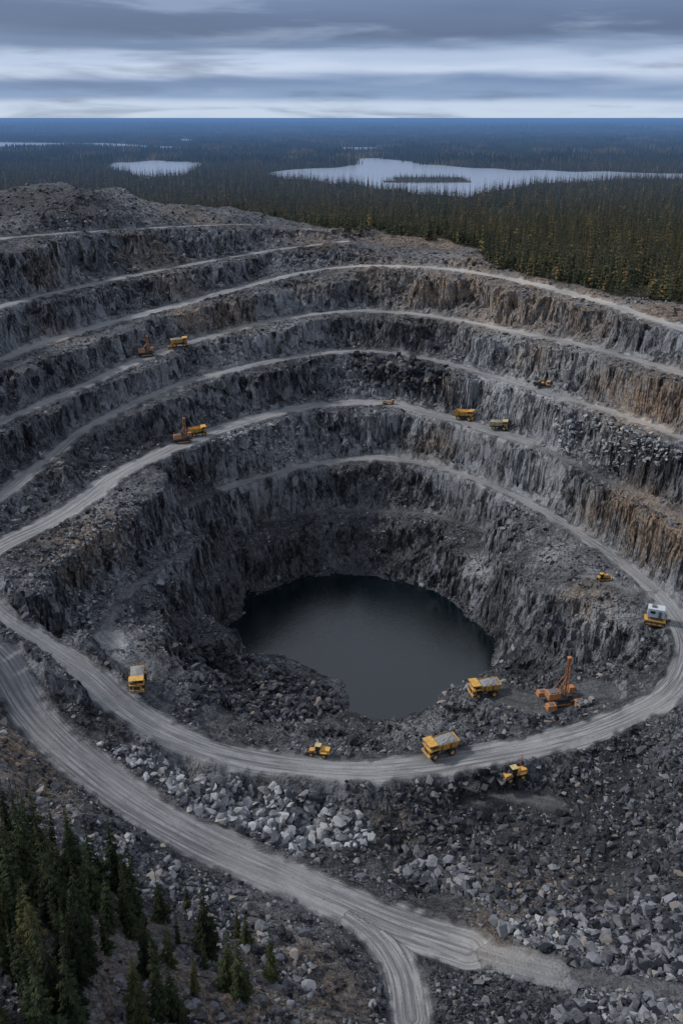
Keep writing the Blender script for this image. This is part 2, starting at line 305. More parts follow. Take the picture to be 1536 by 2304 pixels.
# ---------------------------------------------------------------- node helpers
def newmat(n):
    m=bpy.data.materials.new(n); m.use_nodes=True; nt=m.node_tree; b=nt.nodes['Principled BSDF']; return m,nt,b
class N:
    def __init__(s,nt): s.nt=nt
    def n(s,t,**kw):
        x=s.nt.nodes.new(t)
        for k,v in kw.items(): setattr(x,k,v)
        return x
    def set(s,inp,v):
        if isinstance(v,bpy.types.NodeSocket): s.nt.links.new(v,inp)
        else: inp.default_value=v
    def math(s,op,a,b=0.0,c=None,clamp=False):
        x=s.n('ShaderNodeMath',operation=op,use_clamp=clamp); s.set(x.inputs[0],a); s.set(x.inputs[1],b)
        if c is not None: s.set(x.inputs[2],c)
        return x.outputs[0]
    def mr(s,v,a,b,c=0.,d=1.,smooths=True):
        x=s.n('ShaderNodeMapRange'); x.interpolation_type='SMOOTHSTEP' if smooths else 'LINEAR'
        s.set(x.inputs[0],v)
        for i,q in zip((1,2,3,4),(a,b,c,d)): s.set(x.inputs[i],q)
        return x.outputs[0]
    def mix(s,f,a,b,bt='MIX'):
        x=s.n('ShaderNodeMix',data_type='RGBA',blend_type=bt); s.set(x.inputs[0],f)
        for i,v in ((6,a),(7,b)):
            if not isinstance(v,bpy.types.NodeSocket) and len(v)==3: v=(*v,1)
            s.set(x.inputs[i],v)
        return x.outputs[2]
    def attr(s,n):
        x=s.n('ShaderNodeAttribute',attribute_name=n); return x.outputs['Fac']
    def noise(s,vec,sc_,det=5,rough=.6,dist=0):
        x=s.n('ShaderNodeTexNoise'); s.set(x.inputs['Vector'],vec); x.inputs['Scale'].default_value=sc_; x.inputs['Detail'].default_value=det; x.inputs['Roughness'].default_value=rough; x.inputs['Distortion'].default_value=dist
        return x.outputs[0]
    def vor(s,vec,sc_,feat='F1',out=0):
        x=s.n('ShaderNodeTexVoronoi',feature=feat); s.set(x.inputs['Vector'],vec); x.inputs['Scale'].default_value=sc_; return x.outputs[out]
    def vmul(s,vec,v):
        x=s.n('ShaderNodeVectorMath',operation='MULTIPLY'); s.set(x.inputs[0],vec); x.inputs[1].default_value=v; return x.outputs[0]
    def bump(s,h,st=1,dist=.5,nrm=None):
        x=s.n('ShaderNodeBump'); x.inputs['Strength'].default_value=st; x.inputs['Distance'].default_value=dist; s.set(x.inputs['Height'],h)
        if nrm: s.set(x.inputs['Normal'],nrm)
        return x.outputs[0]
    def red(s,c):
        x=s.n('ShaderNodeSeparateColor'); s.set(x.inputs[0],c); return x.outputs[0]
M_ter,nt,b=newmat('quarry_rock')
k=N(nt); geo=k.n('ShaderNodeNewGeometry'); pos=geo.outputs['Position']
sep=k.n('ShaderNodeSeparateXYZ'); k.set(sep.inputs[0],geo.outputs['True Normal']); nz=sep.outputs[2]
big_=k.noise(pos,.035,3,.55); med=k.noise(pos,.22,4,.65,.5); fine=k.noise(pos,1.6,4,.7)
streak=k.noise(k.vmul(pos,(1,1,.2)),.5,3,.65,.6); streak2=k.noise(k.vmul(pos,(1,1,.42)),1.4,4,.72)
peb=k.red(k.vor(pos,1.1,out=1)); blk=k.red(k.vor(k.vmul(pos,(1,1,.45)),.36,out=1))
f=k.math('ADD',k.math('MULTIPLY',streak,.44),k.math('ADD',k.math('MULTIPLY',streak2,.44),k.math('MULTIPLY',big_,.26)))
f=k.math('ADD',f,k.math('MULTIPLY',k.math('SUBTRACT',blk,.5),.16))
cliff=k.mix(k.mr(f,.45,.72),(.011,.014,.020),(.44,.465,.51))
tf=k.math('ADD',k.math('MULTIPLY',med,.55),k.math('MULTIPLY',big_,.45))
talus=k.mix(k.mr(tf,.38,.64),(.024,.028,.036),(.235,.247,.27))
talus=k.mix(k.mr(peb,.5,1.,0,.5,False),talus,(.36,.375,.40))
talus=k.mix(k.mr(fine,.55,.35,0,.8),talus,(.010,.012,.016))
steep=k.mr(nz,.86,.62)
col=k.mix(steep,talus,cliff)
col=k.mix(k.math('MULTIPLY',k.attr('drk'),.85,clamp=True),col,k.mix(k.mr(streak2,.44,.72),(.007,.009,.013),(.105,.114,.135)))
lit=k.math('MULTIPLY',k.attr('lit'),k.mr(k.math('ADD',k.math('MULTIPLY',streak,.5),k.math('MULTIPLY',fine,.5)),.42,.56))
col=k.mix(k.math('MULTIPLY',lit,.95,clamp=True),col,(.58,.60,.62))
tn=k.math('MULTIPLY',k.attr('tan'),k.mr(k.math('ADD',k.math('MULTIPLY',streak,.6),k.math('MULTIPLY',med,.4)),.39,.54))
tcol=k.mix(k.mr(streak2,.35,.65),(.15,.080,.045),(.60,.47,.34))
col=k.mix(k.math('MULTIPLY',tn,.95,clamp=True),col,tcol)
cmb=k.n('ShaderNodeCombineXYZ'); k.set(cmb.inputs[0],k.math('MULTIPLY',k.attr('roadv'),1.2)); k.set(cmb.inputs[1],k.math('MULTIPLY',k.attr('roads'),.035))
trk=k.noise(cmb.outputs[0],1.0,3,.7,.5)
rcol=k.mix(k.mr(trk,.38,.62),(.12,.124,.132),(.31,.315,.325))
rcol=k.mix(k.mr(med,.42,.66,0,.5),rcol,(.15,.153,.16)); rcol=k.mix(k.mr(big_,.42,.62,0,.4),rcol,(.35,.352,.355))
rcol=k.mix(k.mr(fine,.60,.75,0,.35),rcol,(.46,.46,.46)); rcol=k.mix(k.mr(fine,.42,.3,0,.4),rcol,(.08,.082,.088))
rcol=k.mix(k.math('MULTIPLY',k.attr('tan'),.6),rcol,(.58,.53,.47))
col=k.mix(k.math('MULTIPLY',k.attr('road'),k.mr(fine,.30,.45,.65,1.)),col,rcol)
vcol=k.mix(k.mr(k.noise(pos,.012,4,.65),.35,.65),(.018,.024,.017),(.05,.05,.03))
vcol=k.mix(k.mr(med,.5,.68,0,.6),vcol,(.16,.12,.07))
vfar=k.mix(k.mr(k.noise(k.vmul(pos,(.4,1,1)),.0016,6,.7),.40,.60),(.005,.008,.008),(.065,.075,.06))
vcol=k.mix(k.attr('far'),vcol,vfar)
col=k.mix(k.attr('veg'),col,vcol)
k.set(b.inputs['Base Color'],col); b.inputs['Roughness'].default_value=.75; b.inputs['Specular IOR Level'].default_value=.35
h=k.math('ADD',k.math('MULTIPLY',streak2,1.0),k.math('MULTIPLY',fine,.8))
hr=k.mix(k.attr('road'),h,k.math('MULTIPLY',trk,.3))
k.set(b.inputs['Normal'],k.bump(hr,1,1.9))
me.materials.append(M_ter)
def rockmat(name,lo,hi_):
    m_,nt,b=newmat(name); k=N(nt); oi=k.n('ShaderNodeObjectInfo'); tc=k.n('ShaderNodeTexCoord')
    c=k.mix(k.mr(k.math('ADD',oi.outputs['Random'],k.math('MULTIPLY',k.math('SUBTRACT',k.noise(tc.outputs['Object'],1.6,3,.65),.5),.9)),.1,1.,smooths=False),lo,hi_)
    c=k.mix(k.mr(oi.outputs['Random'],.92,.95,0,.45),c,(.28,.22,.16))
    k.set(b.inputs['Base Color'],c); b.inputs['Roughness'].default_value=.85; b.inputs['Specular IOR Level'].default_value=.25; return m_
M_light=rockmat('boulder_light',(.06,.066,.078),(.40,.415,.435)); M_dark=rockmat('boulder_dark',(.010,.012,.017),(.10,.107,.125)); M_mid=rockmat('boulder_mid',(.016,.019,.026),(.235,.245,.27))
def simple(name,c,r=.6,metal=0,spec=.5,var=.25,sc_=1.2):
    m_,nt,b=newmat(name); k=N(nt); tc=k.n('ShaderNodeTexCoord')
    n=k.noise(tc.outputs['Object'],sc_,4,.7)
    cc=k.mix(k.mr(n,.35,.7,0,var),c,tuple(x*.25+.05 for x in c)); k.set(b.inputs['Base Color'],cc)
    b.inputs['Roughness'].default_value=r; b.inputs['Metallic'].default_value=metal; b.inputs['Specular IOR Level'].default_value=spec; return m_
M_yel=simple('machine_yellow',(.72,.40,.08),.55,var=.7); M_ora=simple('machine_orange',(.50,.21,.08),.55,var=.6); M_blk=simple('rubber_black',(.018,.018,.02),.8)
M_gls=simple('glass_dark',(.012,.015,.02),.12); M_stl=simple('steel_grey',(.16,.16,.17),.55,.3); M_wht=simple('container_white',(.55,.62,.68),.5,var=.25); M_drk=simple('machine_dark',(.035,.037,.04),.6); M_lod=simple('load_gravel',(.28,.28,.275),.9,sc_=3,var=.6); M_hiv=simple('hi_vis_orange',(.6,.15,.03),.8)
M_cream=simple('machine_cream',(.60,.46,.22),.6,var=.5)
# ---------------------------------------------------------------- instancing
def mesh_from(name,vs,fs,mats,mi=None):
    me=bpy.data.meshes.new(name); me.from_pydata(vs,[],fs); me.update()
    for m_ in mats: me.materials.append(m_)
    if mi is not None: me.polygons.foreach_set('material_index',np.array(mi,dtype=np.int32))
    return me
def empty(name,loc=(0,0,0)):
    e=bpy.data.objects.new(name,None); e.location=loc; e.empty_display_size=.5; sc.collection.objects.link(e); return e
def scatter(parent,name,pts,rot,scl,proto_me):
    me=bpy.data.meshes.new(name); me.vertices.add(len(pts)); me.vertices.foreach_set('co',np.asarray(pts,np.float32).ravel())
    a=me.attributes.new('rt','FLOAT_VECTOR','POINT'); a.data.foreach_set('vector',np.asarray(rot,np.float32).ravel())
    a=me.attributes.new('sz','FLOAT_VECTOR','POINT'); a.data.foreach_set('vector',np.asarray(scl,np.float32).ravel()); me.update()
    o=bpy.data.objects.new(name,me); sc.collection.objects.link(o); o.parent=parent
    po=bpy.data.objects.new(name+'_source',proto_me)
    ng=bpy.data.node_groups.new(name,'GeometryNodeTree'); ng.interface.new_socket('Geometry',in_out='INPUT',socket_type='NodeSocketGeometry'); ng.interface.new_socket('Geometry',in_out='OUTPUT',socket_type='NodeSocketGeometry')
    gi=ng.nodes.new('NodeGroupInput'); go=ng.nodes.new('NodeGroupOutput'); ip=ng.nodes.new('GeometryNodeInstanceOnPoints'); oi=ng.nodes.new('GeometryNodeObjectInfo'); oi.inputs['Object'].default_value=po
    def na(n):
        q=ng.nodes.new('GeometryNodeInputNamedAttribute'); q.data_type='FLOAT_VECTOR'; q.inputs[0].default_value=n; return [s for s in q.outputs if s.enabled][0]
    l=ng.links.new; l(gi.outputs[0],ip.inputs['Points']); l(oi.outputs['Geometry'],ip.inputs['Instance']); l(na('rt'),ip.inputs['Rotation']); l(na('sz'),ip.inputs['Scale']); l(ip.outputs[0],go.inputs[0])
    md=o.modifiers.new('scatter','NODES'); md.node_group=ng; return o
def rockmesh(seed,mat,n=13):
    r=random.Random(seed); bm=bmesh.new()
    for i in range(n):
        v=Vector((r.gauss(0,1),r.gauss(0,1),r.gauss(0,1))).normalized()*r.uniform(.75,1.05); bm.verts.new((v.x,v.y*.8,v.z*.62))
    res=bmesh.ops.convex_hull(bm,input=bm.verts); bmesh.ops.delete(bm,geom=[g for g in res['geom_interior'] if isinstance(g,bmesh.types.BMVert)],context='VERTS')
    me=bpy.data.meshes.new('rock_%d'%seed); bm.to_mesh(me); bm.free(); me.materials.append(mat); return me
def scatter_rocks(name,pts,size,mat,nk=3):
    e=empty(name); pts=np.asarray(pts); n=len(pts); kd=rng.integers(0,nk,n)
    rot=rng.uniform(-.6,.6,(n,3)); rot[:,2]=rng.uniform(0,6.28,n); scl=size[:,None]*rng.uniform(.75,1.25,(n,3))
    for q in range(nk):
        s=kd==q
        if s.any(): scatter(e,'%s_rocks_%d'%(name,q),pts[s],rot[s],scl[s],rockmesh(q+n,mat))
# general rubble
n=170000; rx=rng.uniform(-150,165,n); ry=60+500*rng.uniform(0,1,n)**1.15
rz=sampZ(rx,ry); rd=sampZ(rx,ry,D); rs=sampZ(rx,ry,np.minimum(sl,5)); rv=sampZ(rx,ry,veg.astype(float))
ixr,iyr=proj(rx,ry,rz)
cl=fbm2(rx/9,ry/9,3,200)
keep=(rd>-.2)&(rz>WATER_Z-.3)&(rs<1.5)&(rv<.3)&(rng.uniform(0,1,n)<np.clip(.42+1.7*cl,.03,1))&(ixr>-150)&(ixr<1690)&(iyr<2450)&(iyr>480)&((rd>.8)|(rng.uniform(0,1,n)<.3))
rx,ry,rz=rx[keep],ry[keep],rz[keep]
sz=np.clip(rng.lognormal(-1.0,.6,len(rx)),.14,1.9)
scatter_rocks('rubble',np.stack([rx,ry,rz+sz*.1],-1),sz,M_mid,4)
def imgzone(poly,n):
    a=np.array(poly); px=rng.uniform(a[:,0].min(),a[:,0].max(),n*4); py=rng.uniform(a[:,1].min(),a[:,1].max(),n*4)
    s=inpoly(px,py,poly); px,py=px[s][:n],py[s][:n]
    x,y,z=hit(px,py); d=sampZ(x,y,D); s=d>.5; return x[s],y[s],z[s]
for nm,mat,poly,n,lo,hi_ in [
 ('boulder_pile',M_light,[(390,1752),(560,1762),(700,1800),(830,1850),(840,1910),(640,1915),(480,1850),(380,1800)],520,.8,2.6),
 ('boulder_pile',M_mid,[(1110,2080),(1300,2050),(1536,2010),(1560,2304),(1250,2304),(1290,2200),(1130,2120)],1100,.4,2.1),
 ('boulder_pile',M_light,[(1120,2070),(1260,2050),(1330,2110),(1200,2140)],60,.8,2.0),
 ('boulder_pile',M_light,[(1300,2230),(1536,2190),(1536,2304),(1330,2304)],110,.5,1.4),
 ('boulder_pile',M_dark,[(400,1450),(560,1480),(760,1560),(770,1605),(600,1625),(430,1570)],900,.6,2.0),
 ('boulder_pile',M_light,[(170,1680),(300,1680),(420,1740),(420,1790),(300,1750)],200,.4,1.5),
 ('boulder_pile',M_light,[(1230,950),(1450,950),(1536,1040),(1400,1060),(1250,1010)],500,.5,1.6),
 ('boulder_pile',M_dark,[(790,790),(900,800),(1010,840),(980,890),(820,870)],220,1.2,3.6),
 ('boulder_pile',M_mid,[(170,1890),(300,1880),(430,1960),(640,2090),(750,2250),(640,2230),(480,2080),(300,1990)],520,.4,1.7),
 ('boulder_pile',M_light,[(150,1880),(300,1880),(340,1950),(220,1950)],110,.5,1.5),
 ('boulder_pile',M_light,[(460,980),(680,965),(660,1040),(520,1040)],450,.6,1.6),
 ('boulder_pile',M_dark,[(820,1290),(1000,1310),(1100,1410),(1130,1500),(1100,1440),(1000,1330),(860,1290)],160,.5,1.4),
 ('boulder_pile',M_mid,[(860,1900),(1060,1960),(1080,2020),(920,2010)],160,.9,2.6),
 ('boulder_pile',M_dark,[(860,2200),(1100,2190),(1250,2230),(1250,2304),(830,2304)],1100,.3,1.1),
 ('boulder_pile',M_dark,[(950,1640),(1300,1600),(1450,1600),(1536,1700),(1536,2060),(1150,2060),(850,1880),(900,1760)],1900,.35,1.7),
 ('boulder_pile',M_mid,[(950,1640),(1300,1600),(1450,1600),(1536,1700),(1536,2060),(1150,2060),(850,1880),(900,1760)],350,.35,1.5),
 ('boulder_pile',M_light,[(60,1590),(130,1600),(160,1660),(100,1660)],10,2.,3.2),
 ('boulder_pile',M_light,[(170,1330),(240,1330),(220,1440),(180,1440)],60,.5,1.3),
 ('boulder_pile',M_mid,[(150,1130),(330,1130),(300,1280),(60,1330)],500,.5,1.5),
 ('boulder_pile',M_mid,[(0,415),(300,425),(600,480),(640,500),(100,525),(0,525)],500,.6,1.8)]:
    x,y,z=imgzone(poly,n)
    if len(x)==0: continue
    s=lo+(hi_-lo)*rng.uniform(0,1,len(x))**2.2
    scatter_rocks(nm,np.stack([x,y,z+s*.2],-1),s,mat,3)
# ---------------------------------------------------------------- trees
def treemat(name,c1,c2,gold,gc):
    m_,nt,b=newmat(name); k=N(nt); oi=k.n('ShaderNodeObjectInfo'); geo=k.n('ShaderNodeNewGeometry')
    n=k.noise(geo.outputs['Position'],.9,2,.6)
    c=k.mix(k.mr(n,.3,.7),c1,c2); c=k.mix(k.mr(k.noise(geo.outputs['Position'],.018,2,.5),.42,.62,.0,.5),c,k.mix(.5,c,(.10,.085,.03)))
    c=k.mix(k.mr(oi.outputs['Random'],0,.5,.75,0),c,(.004,.008,.005))
    c=k.mix(k.mr(oi.outputs['Random'],1-gold,1,0,.85),c,gc)
    k.set(b.inputs['Base Color'],c); b.inputs['Roughness'].default_value=.8; b.inputs['Specular IOR Level'].default_value=.15; return m_
M_sp=treemat('spruce_needles',(.008,.016,.008),(.052,.068,.030),.08,(.09,.08,.03)); M_spf=treemat('forest_needles',(.014,.026,.018),(.070,.085,.045),.22,(.22,.155,.06)); M_bark=simple('bark',(.09,.065,.05),.9)
def spruce(seed,H,Rm,levels,nb,sub,mats):
    r=random.Random(seed); vs=[];fs=[];mi=[]
    ns=6
    for j in range(3):
        z=H*j/2*.98; rr=H*.014*(1-j/2*.9)
        for i in range(ns): a=i/ns*6.283; vs.append((rr*math.cos(a),rr*math.sin(a),z))
    for j in range(2):
        for i in range(ns): fs.append((j*ns+i,j*ns+(i+1)%ns,(j+1)*ns+(i+1)%ns,(j+1)*ns+i)); mi.append(1)
    def blade(o,d,ln,w,dr):
        p=Vector((-d.y,d.x,0)); i=len(vs); m1=o+d*ln*.5-Vector((0,0,dr*.35*ln)); tip=o+d*ln-Vector((0,0,dr*ln))
        vs.extend([tuple(o+p*w*.25+Vector((0,0,.02))),tuple(o-p*w*.25),tuple(m1+p*w-Vector((0,0,w*.5))),tuple(m1+Vector((0,0,w*.25))),tuple(m1-p*w-Vector((0,0,w*.5))),tuple(tip)])
        fs.extend([(i,i+3,i+2),(i,i+1,i+3),(i+1,i+4,i+3),(i+2,i+3,i+5),(i+3,i+4,i+5)]); mi.extend([0]*5)
    for l in range(levels):
        t=(l+.3*r.random())/levels; h=H*(.10+.88*t); R0=Rm*((1-t)**.85)*r.uniform(.65,1.25)+.12
        n=max(3,int(nb*(1-t*.45))); a0=r.random()*6.28
        for q in range(n):
            if r.random()<.18: continue
            a=a0+q/n*6.283+r.uniform(-.25,.25); d=Vector((math.cos(a),math.sin(a),0)); ln=R0*r.uniform(.55,1.25)
            dr=r.uniform(.25,.6); o=Vector((0,0,h+r.uniform(-.15,.15))); blade(o,d,ln,ln*(.2 if sub else .36),dr)
            if sub:
                for sgn in (-1,1):
                    for ft in (.35,.65):
                        a2=a+sgn*.8; d2=Vector((math.cos(a2),math.sin(a2),0)); o2=o+d*ln*ft-Vector((0,0,dr*ln*ft*.8)); blade(o2,d2,ln*(.42 if ft<.5 else .3),ln*.1,dr)
    i=len(vs); vs.extend([(.08,0,H*.95),(-.05,.07,H*.95),(-.05,-.07,H*.95),(0,0,H*1.03)]); fs.extend([(i,i+1,i+3),(i+1,i+2,i+3),(i+2,i,i+3)]); mi.extend([0]*3)
    return mesh_from('spruce_%d'%seed,vs,fs,mats,mi=mi)
near=[spruce(s,13+s%3*1.5,1.7+.3*(s%3),24,9,True,[M_sp,M_bark]) for s in range(6)]
low=[spruce(20+s,12,1.45+.2*s,9,6,False,[M_spf,M_bark]) for s in range(3)]
def clump(seed,n,ext,Hm):
    r=random.Random(seed); vs=[];fs=[]
    for q in range(n):
        cx,cy=r.uniform(-ext,ext),r.uniform(-ext,ext); H_=Hm*r.uniform(.5,1.2); rr=H_*.17
        for t0,t1,w in ((0.05,.6,1),(.38,1,.68)):
            i=len(vs); a0=r.random()*6
            for a in range(5): vs.append((cx+rr*w*math.cos(a0+a*1.2566),cy+rr*w*math.sin(a0+a*1.2566),H_*t0))
            vs.append((cx,cy,H_*t1)); fs.extend([(i+a,i+(a+1)%5,i+5) for a in range(5)])
    return mesh_from('clump_%d'%seed,vs,fs,[M_spf])
forest=empty('forest')
def put(name,pr,x,y,s,zoff=0):
    z=sampZ(x,y)+zoff; n=len(x); rot=np.zeros((n,3)); rot[:,2]=rng.uniform(0,6.28,n); rot[:,:2]=rng.normal(0,.03,(n,2))
    kd=rng.integers(0,len(pr),n)
    for q in range(len(pr)):
        m_=kd==q; scatter(forest,'%s_%d'%(name,q),np.stack([x,y,z],-1)[m_],rot[m_],np.stack([s,s,s*rng.uniform(.8,1.35,n)],-1)[m_],pr[q])
def candidates(y0,y1,step,marg=1.12,thr=-.9):
    Xc,Yc=np.meshgrid(np.arange(-y1*.46-30,y1*.46+30,step),np.arange(y0,y1,step)); Xc=Xc.ravel()+rng.uniform(-.5,.5,Xc.size)*step; Yc=Yc.ravel()+rng.uniform(-.5,.5,Yc.size)*step
    s=np.abs(Xc)<Yc*.40*marg+30; Xc,Yc=Xc[s],Yc[s]; zc=sampZ(Xc,Yc); ix,iy=proj(Xc,Yc,zc); v=vegmask(Xc,Yc,ix,iy)
    for p in LW: v&=~(inpoly(Xc,Yc,p)&~inpoly(Xc,Yc,IW))
    v&=sampZ(Xc,Yc,D)>2
    v&=(fbm2(Xc/30,Yc/30,3,300)+rng.uniform(-.15,.15,len(Xc))>thr)
    return Xc[v],Yc[v]
x,y=candidates(320,620,2.9,thr=-.26); put('conifers_rim',low,x,y,rng.uniform(.45,1.5,len(x)))
x,y=candidates(620,900,3.9,thr=-.32); put('conifers_a',low,x,y,rng.uniform(.5,1.35,len(x)))
x,y=candidates(900,1700,5.6,thr=-.36)
isl_=inpoly(x,y,IW); sz=rng.uniform(.6,1.3,len(x)); sz[isl_]*=.5; put('conifers_b',low,x,y,sz)
x,y=candidates(1700,5500,42,1.05); put('conifers_c',[clump(1,46,24,12),clump(2,30,24,12)],x,y,rng.uniform(.6,1.3,len(x)))
x,y=candidates(5500,16000,130,1.05); put('conifers_d',[clump(3,60,75,22)],x,y,rng.uniform(.5,1.4,len(x)))
tp=[]
dense=[(-60,1870),(60,1920),(150,1975),(270,1985),(330,2060),(330,2140),(260,2200),(200,2304),(180,2420),(-60,2420)]
x,y,z=imgzone(dense,92); tp+=list(zip(x,y,z,rng.uniform(.55,1.25,len(x))))
for ix,iy,s in [(265,2000,1.25),(365,2075,1.05),(300,2110,.9),(465,2140,1.2),(400,2130,.55),(535,2110,.5),(555,2130,.6),(610,2205,1.05),(512,2230,1.0),(545,2250,.85),(360,2290,1.2),(440,2240,.5),(380,2180,.6),(460,2180,.6),(425,2050,.5),(170,1960,1.),(90,1940,.8),(330,2200,.8),(310,2290,.9),(560,2230,.5),(345,2190,.9),(400,2300,.8),(120,1900,.7),(20,1895,.8)]:
    x,y,z=hit(ix,iy); tp.append((x[0],y[0],z[0],s))
for i,(x,y,z,s) in enumerate(tp):
    o=bpy.data.objects.new('spruce_tree',near[i%6]); o.location=(x,y,z-.2); o.rotation_euler=(random.gauss(0,.03),random.gauss(0,.03),random.random()*6.28); o.scale=(s,s,s*random.uniform(.95,1.35)); sc.collection.objects.link(o)
# ---------------------------------------------------------------- water
def sheet(name,poly,z,mat):
    bm=bmesh.new(); bm.faces.new([bm.verts.new((p[0],p[1],z)) for p in poly]); bmesh.ops.triangulate(bm,faces=bm.faces); bmesh.ops.recalc_face_normals(bm,faces=bm.faces)
    for f_ in bm.faces:
        if f_.normal.z<0: f_.normal_flip()
    me=bpy.data.meshes.new(name); bm.to_mesh(me); bm.free(); me.materials.append(mat); o=bpy.data.objects.new(name,me); sc.collection.objects.link(o); return o
M_w,nt,b=newmat('pit_water'); k=N(nt); geo=k.n('ShaderNodeNewGeometry'); b.inputs['Base Color'].default_value=(.002,.006,.009,1); b.inputs['Roughness'].default_value=.04; b.inputs['IOR'].default_value=1.75
k.set(b.inputs['Normal'],k.bump(k.noise(k.vmul(geo.outputs['Position'],(1,2.4,1)),.7,4,.6,.4),.3,.16))
M_l,nt,b=newmat('lake_water'); b.inputs['Base Color'].default_value=(.38,.43,.52,1); b.inputs['Roughness'].default_value=.2
cx,cy=ctr[0],ctr[1]
sheet('pond_water',[(cx+(p[0]-cx)*1.12,cy+(p[1]-cy)*1.12) for p in chaikin([q[:2] for q in shoreW],1)],WATER_Z,M_w)
for p in LW: sheet('lake_water',p,.9,M_l)
# ---------------------------------------------------------------- vehicles
def link(me,name,par):
    o=bpy.data.objects.new(name,me); sc.collection.objects.link(o); o.parent=par; return o
def box(par,name,c,s,mat,top=(1,1),shift=0,bev=.05,rot=None):
    bm=bmesh.new(); bmesh.ops.create_cube(bm,size=1)
    for v in bm.verts:
        tx,ty=top if v.co.z>0 else (1,1)
        v.co=Vector((v.co.x*s[0]*tx+(shift if v.co.z>0 else 0),v.co.y*s[1]*ty,v.co.z*s[2]))
    if bev: bmesh.ops.bevel(bm,geom=bm.edges,offset=bev,segments=1,affect='EDGES')
    me=bpy.data.meshes.new(name); bm.to_mesh(me); bm.free(); me.materials.append(mat); o=link(me,name,par); o.location=c
    if rot: o.rotation_euler=rot
    return o
def wheel(par,name,c,r,w,hub):
    bm=bmesh.new(); n=20; prof=[(0,.42),(.5,.42),(.55,.5),(.9,.5),(1,.38)]
    full=[(rr,hh) for rr,hh in prof]+[(rr,-hh) for rr,hh in prof[::-1]]
    rings=[]
    for rr,hh in full: rings.append([bm.verts.new((rr*r*math.cos(a*6.2832/n)+(0),hh*w,rr*r*math.sin(a*6.2832/n))) for a in range(n)] if rr>0 else [bm.verts.new((0,hh*w,0))])
    for A_,B_ in zip(rings[:-1],rings[1:]):
        for i in range(n):
            if len(A_)==1: bm.faces.new((A_[0],B_[i],B_[(i+1)%n]))
            elif len(B_)==1: bm.faces.new((A_[i],A_[(i+1)%n],B_[0]))
            else: bm.faces.new((A_[i],A_[(i+1)%n],B_[(i+1)%n],B_[i]))
    bmesh.ops.recalc_face_normals(bm,faces=bm.faces)
    me=bpy.data.meshes.new(name); me.materials.append(M_blk); me.materials.append(hub)
    for f_ in bm.faces:
        if max(math.hypot(v.co.x,v.co.z) for v in f_.verts)<r*.56: f_.material_index=1
    bm.to_mesh(me); bm.free(); o=link(me,name,par); o.location=c; return o
def poly(par,name,vs,fs,mat):
    o=link(mesh_from(name,vs,fs,[mat]),name,par); return o
def tube(par,name,a,b_,r,mat):
    a=Vector(a);b_=Vector(b_); d=b_-a; bm=bmesh.new(); bmesh.ops.create_cone(bm,cap_ends=True,segments=8,radius1=r,radius2=r,depth=d.length)
    me=bpy.data.meshes.new(name); bm.to_mesh(me); bm.free(); me.materials.append(mat); o=link(me,name,par); o.location=(a+b_)/2; o.rotation_mode='QUATERNION'; o.rotation_quaternion=d.to_track_quat('Z','Y'); return o
